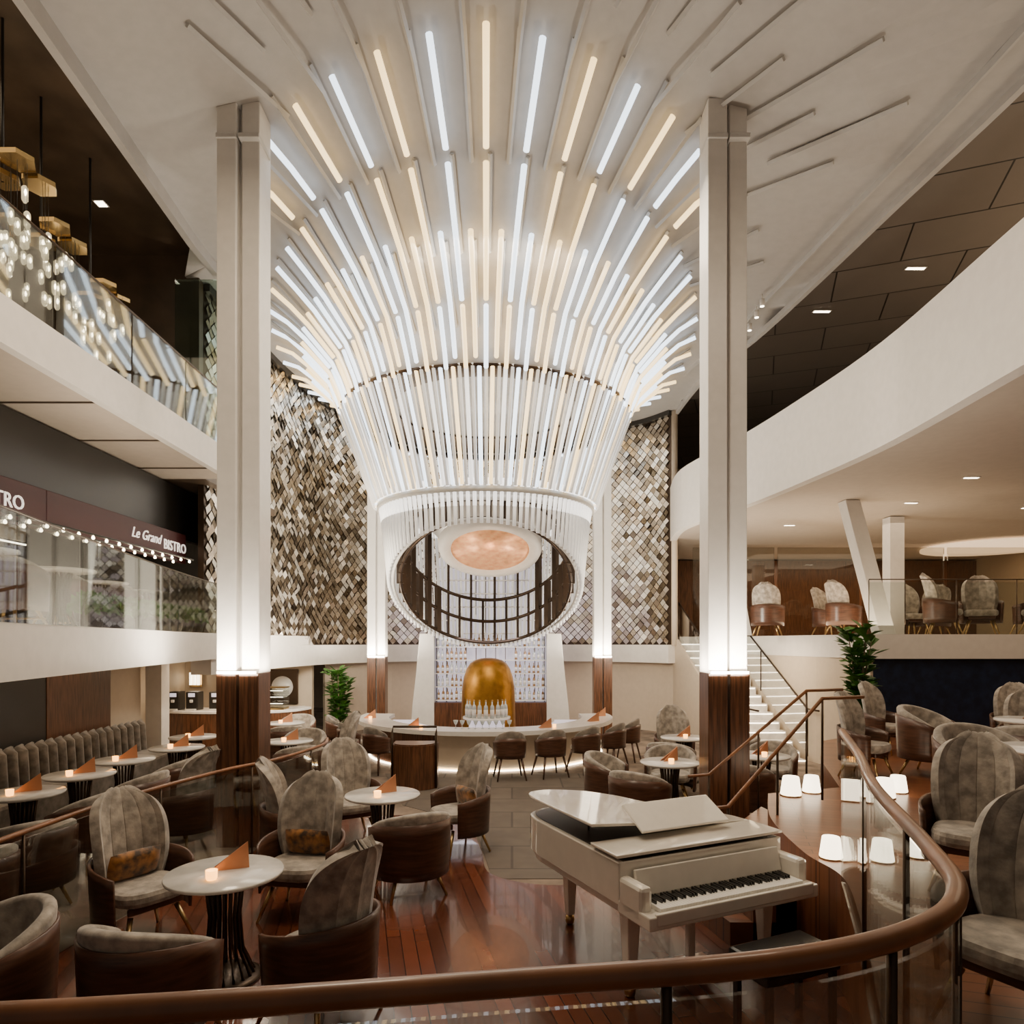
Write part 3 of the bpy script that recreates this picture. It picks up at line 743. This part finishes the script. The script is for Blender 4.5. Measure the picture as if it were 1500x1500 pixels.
lb=T(empty('bulb_light_rail',(-5.0,8.3,3.62)),'dark rail carrying a double row of small glowing bulbs','light')
tube('rail',[(0,-1.6,.06),(0,2.4,.06)],.015,M['dark'],lb); tube('rail',[(-.25,-1.6,.06),(-.25,2.4,.06)],.015,M['dark'],lb)
bm0=None
for i in range(15):
    for x in (0,-.25):
        if bm0 is None: bm0=lathe('bulb',[(.003,-.02),(.014,-.014),(.018,0),(.014,.014),(.004,.03)],M['bulb'],lb,seg=10); o=bm0
        else: o=bm0.copy(); COL.objects.link(o)
        o.location=(x,-1.5+i*.27,.02)
for i,y in enumerate([7.2,8.6,10.0,11.4]):
    o=T(empty('display_shelf',(-8.6,y,2.53)),'dark bistro display shelf with warm lit niches','shelf','bistro shelves')
    box('frame',(0,0,.95),(.3,1.1,1.9),M['bronze'],o)
    for k in range(3): box('niche_light',(.16,0,.45+k*.55),(.02,.9,.02),M['down'],o); box('niche',(.155,0,.62+k*.55),(.01,.9,.25),M['cream'],o)
def bush(name):
    g=[]
    for k in range(90):
        a=random.uniform(0,2*pi); b=random.uniform(0,1.4); R=.17
        c=Vector((R*math.cos(a)*math.cos(b),R*math.sin(a)*math.cos(b),.16+R*math.sin(b))); u=Vector((random.gauss(0,1),random.gauss(0,1),random.gauss(0,1))).normalized()*.06; w=u.orthogonal().normalized()*.03
        g.append(([c-u,c+w,c+u,c-w],[(0,1,2,3)]))
    r=empty(name); multi('foliage',g,M['leaf'],r,False); lathe('planter',[(.1,0),(.14,.16),(.01,.16)],M['dark'],r,seg=14); return r
KP=Kind(bush,'potted_shrub','plant','shrubs along the bistro')
for i in range(8): KP.put((-4.45-.075*i,7.2+.5*i,2.54),i,1.1,'small dark green potted shrub behind the bistro glass')
for i,(x,y) in enumerate([(-5.6,7.6),(-6.2,9.4),(-6.5,11.2),(-5.2,5.7)]):
    chair(KU,x,y,x,y+1,2.53)
    KM.put((x,y+.85,2.54),0,1,'round white marble table on a ribbed bronze pedestal')
def fig(x,y,z,h,seed):
    random.seed(seed)
    r=T(empty('fiddle_leaf_fig',(x,y,z)),'tall fiddle-leaf fig with broad green leaves in woven gold pot','plant')
    lathe('pot',[(.17,0),(.24,.05),(.26,.4),(.22,.4),(.2,.34)],M['gold'],r,seg=20)
    br=[];g=[]
    for k in range(4):
        a=k*1.6; q=[Vector((0,0,.3)),Vector((.08*math.cos(a),.08*math.sin(a),h*.5)),Vector((.2*math.cos(a),.2*math.sin(a),h*(.8+.05*k)))]
        g.append(tubegeo(q,[.02,.015,.006],6)); br.append(q)
    multi('trunk',g,M['trunk'],r); g=[]
    for k in range(260):
        q=random.choice(br); t=random.uniform(.1,1); p=q[0].lerp(q[1],t*2) if t<.5 else q[1].lerp(q[2],t*2-1)
        a=random.uniform(0,2*pi); d=Vector((math.cos(a),math.sin(a),random.uniform(-.1,.9))).normalized(); L=random.uniform(.18,.30); s=d.cross(Vector((0,0,1))).normalized()*L*.38; up=s.cross(d).normalized()*.02
        b0=p+d*.05
        g.append(([b0,b0+d*L*.35+s*.6+up,b0+d*L*.7+s+up,b0+d*L,b0+d*L*.7-s+up,b0+d*L*.35-s*.6+up],[(0,1,2,3),(0,3,4,5)]))
    multi('foliage',g,M['leaf'],r,False)
fig(-4.1,16.2,0,1.85,3); fig(5.75,11.3,.8,2.0,5)
for x,y,z in [(-5.15,6.9,7.05),(-5.45,7.9,7.0),(-5.5,8.9,6.85),(-6.3,8.3,7.3)]:
    r=T(empty('pendant_cluster',(x,y,z)),'hexagonal gold canopy with hanging cut-glass pendants glowing warm','light','glass pendant clusters')
    for k,(a,b) in enumerate([(0,0),(.27,.15),(.27,-.16)]):
        lathe('canopy',[(.165,0),(.165,.05),(.01,.05)],M['canopy'],r,seg=6,loc=(a,b,.04*k),smooth=False)
    tube('stem',[(0,0,0),(0,0,8.7-z)],.015,M['dark'],r)
    for k in range(18):
        a=random.uniform(-.1,.4);b=random.uniform(-.28,.28);d=random.uniform(.08,.62)
        tube('cord',[(a,b,.05),(a,b,-d)],.003,M['dark'],r,4)
        o=lathe('glass_pendant',[(.014,.08),(.032,.055),(.032,-.06),(.012,-.09)],M['crystal'],r,seg=6,loc=(a,b,-d-.08),smooth=False)
        lathe('pendant_glint',[(.004,.03),(.014,.0),(.004,-.03)],M['bulb'],o,seg=6,loc=(.025,-.025,0))  # emissive bead stands in for the warm highlight on each crystal
cc=T(empty('coffee_counter',(-5.9,14.6,0)),'curved cafe counter with white stone top and walnut front','counter')
arc=cat([(-2.0,.3),(-.9,-.05),(.4,.0),(1.05,.35),(1.3,1.0)],6)
band('front',arc,.01,.86,.05,M['wood'],cc); prism('countertop',[(p.x*1.02,p.y-.04) for p in arc]+[(1.1,1.2),(.6,.75),(-2,.8)],.86,.92,M['barwhite'],cc,.01)
for x in (-7.3,-6.9,-6.4):
    e=T(empty('coffee_machine',(x,14.85,.92)),'black bean-to-cup coffee machine on the cafe counter','machine','coffee machines')
    box('body',(0,0,.2),(.26,.3,.4),M['dark'],e,.02); box('spout',(0,-.16,.2),(.06,.06,.06),M['fin'],e,.008); box('drip_tray',(0,-.18,.02),(.2,.1,.03),M['fin'],e); box('display',(0,-.152,.33),(.14,.005,.08),M['shelfglow'],e)
e=T(empty('pastry_display_case',(-5.2,14.98,.92)),'glass pastry display case with warm lit shelves on the counter','display case')
box('frame',(0,0,.02),(.5,.36,.04),M['brass'],e)
for k in range(3): box('shelf',(0,0,.12+.14*k),(.46,.32,.01),M['glass'],e); box('shelf_light',(0,-.15,.135+.14*k),(.44,.01,.008),M['down'],e)
box('glass_cover',(0,0,.25),(.5,.36,.44),M['glass'],e); box('top',(0,0,.48),(.52,.38,.02),M['brass'],e)
e=T(empty('framed_mirror',(-5.6,16.68,1.3)),'round mirror in square dark frame on the cream wall','mirror')
box('frame',(0,0,0),(.75,.05,.85),M['bronze'],e,.01); lathe('mirror_disc',[(.26,0),(.26,.02),(.01,.02)],M['fin'],e,seg=32,loc=(0,-.03,0)).rotation_euler=(pi/2,0,0)
e=T(empty('wall_sconce',(-7.7,16.6,1.5)),'glowing glass tube wall sconce with brass plate','lamp')
box('plate',(0,.03,0),(.3,.02,.4),M['brass'],e)
for k in (-1,0,1): lathe('tube_shade',[(.035,-.15),(.035,.15)],M['lampw'],e,seg=10,loc=(k*.09,-.04,0))
for x,y in ((4.25,11.6),(4.3,12.0),(4.35,12.5)):
    e=T(empty('track_spotlight',(x,y,8.3)),'small white cylindrical spotlight hanging from the white ceiling','light','ceiling spotlights')
    tube('stem',[(0,0,0),(0,0,-.12)],.01,M['white'],e); lathe('body',[(.04,-.2),(.04,-.08),(.01,-.08)],M['white'],e,seg=12); lathe('lens',[(.001,-.205),(.035,-.205),(.035,-.2)],M['down'],e,seg=12)
def dl(x,y,z,sx=.22,sy=.05):
    o=T(empty('downlight',(x,y,z)),'slim recessed rectangular downlight glowing in the ceiling','light','recessed downlights')
    box('lens',(0,0,-.006),(sx,sy,.01),M['down'],o); box('trim_frame',(0,0,-.002),(sx+.04,sy+.04,.006),M['white'],o)
for x,y in [(-5.6,6.0),(-5.9,7.6),(-6.0,9.2),(-5.3,4.9),(-7.6,6.6),(-7.6,9.2)]: dl(x,y,4.99)
for x,y in [(7.0,9.0),(7.4,11.0),(7.6,13),(7.5,15),(9.5,11),(10.2,13.5),(6.3,15.5),(6.2,8)]: dl(x,y,5.045)
for x,y in [(7.2,9.2),(6.8,11.5),(7.6,7.2),(5.9,13.0)]: dl(x,y,8.69,sx=.3,sy=.06)
for x,y in [(-6.3,6.5),(-6.6,8.8),(-5.9,9.8)]: dl(x,y,8.69,sx=.12,sy=.12)
# ------------------------------------------------------------ lights
W=(1,.76,.50)
spot(-6.8,6.5,4.9,32,W,2.5); spot(-6.8,10,4.9,30,W,2.5)
spot(-6.5,8.5,2.1,34,W,2.5,sy=5); spot(-6,14.2,2.05,65,W,2)
spot(-5.6,8,2.7,34,W,1.5,rot=(pi,0,0),sy=5)
spot(8.5,9,4.95,85,W,3,sy=5); spot(9,15.5,4.9,65,W,4); spot(9.5,20.3,4.9,130,W,5,sy=1.5)
spot(9.5,8,5.5,230,W,3,rot=(pi,0,0),sy=6)  # unseen lamp added to lift the dark panelled ceiling above
spot(6.9,14,2.7,80,W,1.5,rot=(pi,0,0),sy=4)
spot(-7,6,8.3,45,W,3); spot(-7,6.5,5.6,25,W,3,rot=(pi,0,0))
spot(4.9,14,2.5,45,W,1)
spot(CX,18.3,1.8,45,(1,.82,.62),3,sy=.5)
spot(-.5,16.6,2.5,18,(.9,.88,1),2.4,sy=.3)
spot(.3,9,7.9,230,(1,.85,.64),3.5,sy=2)
spot(-1.5,5.3,8.0,190,(1,.80,.57),1.4)
spot(3.2,4.5,7.8,65,(1,.80,.58),1.2)  # unseen lamp added above the platform to brighten its chairs
for x,y in ((-3.6,12.9),(2.9,13.4)): spot(x,y,2.6,170,(1,.88,.70),.8,rot=(pi/2+.35,0,(.25 if x<0 else -.25)))  # unseen lamps, here and on the next line, added to brighten the mosaic
spot(-2.8,13.2,2.7,110,(1,.88,.70),.6,rot=(pi/2+.45,0,1.2))
w=bpy.data.worlds.new('world'); S.world=w; w.use_nodes=True
w.node_tree.nodes['Background'].inputs[0].default_value=(1,.86,.72,1); w.node_tree.nodes['Background'].inputs[1].default_value=.13
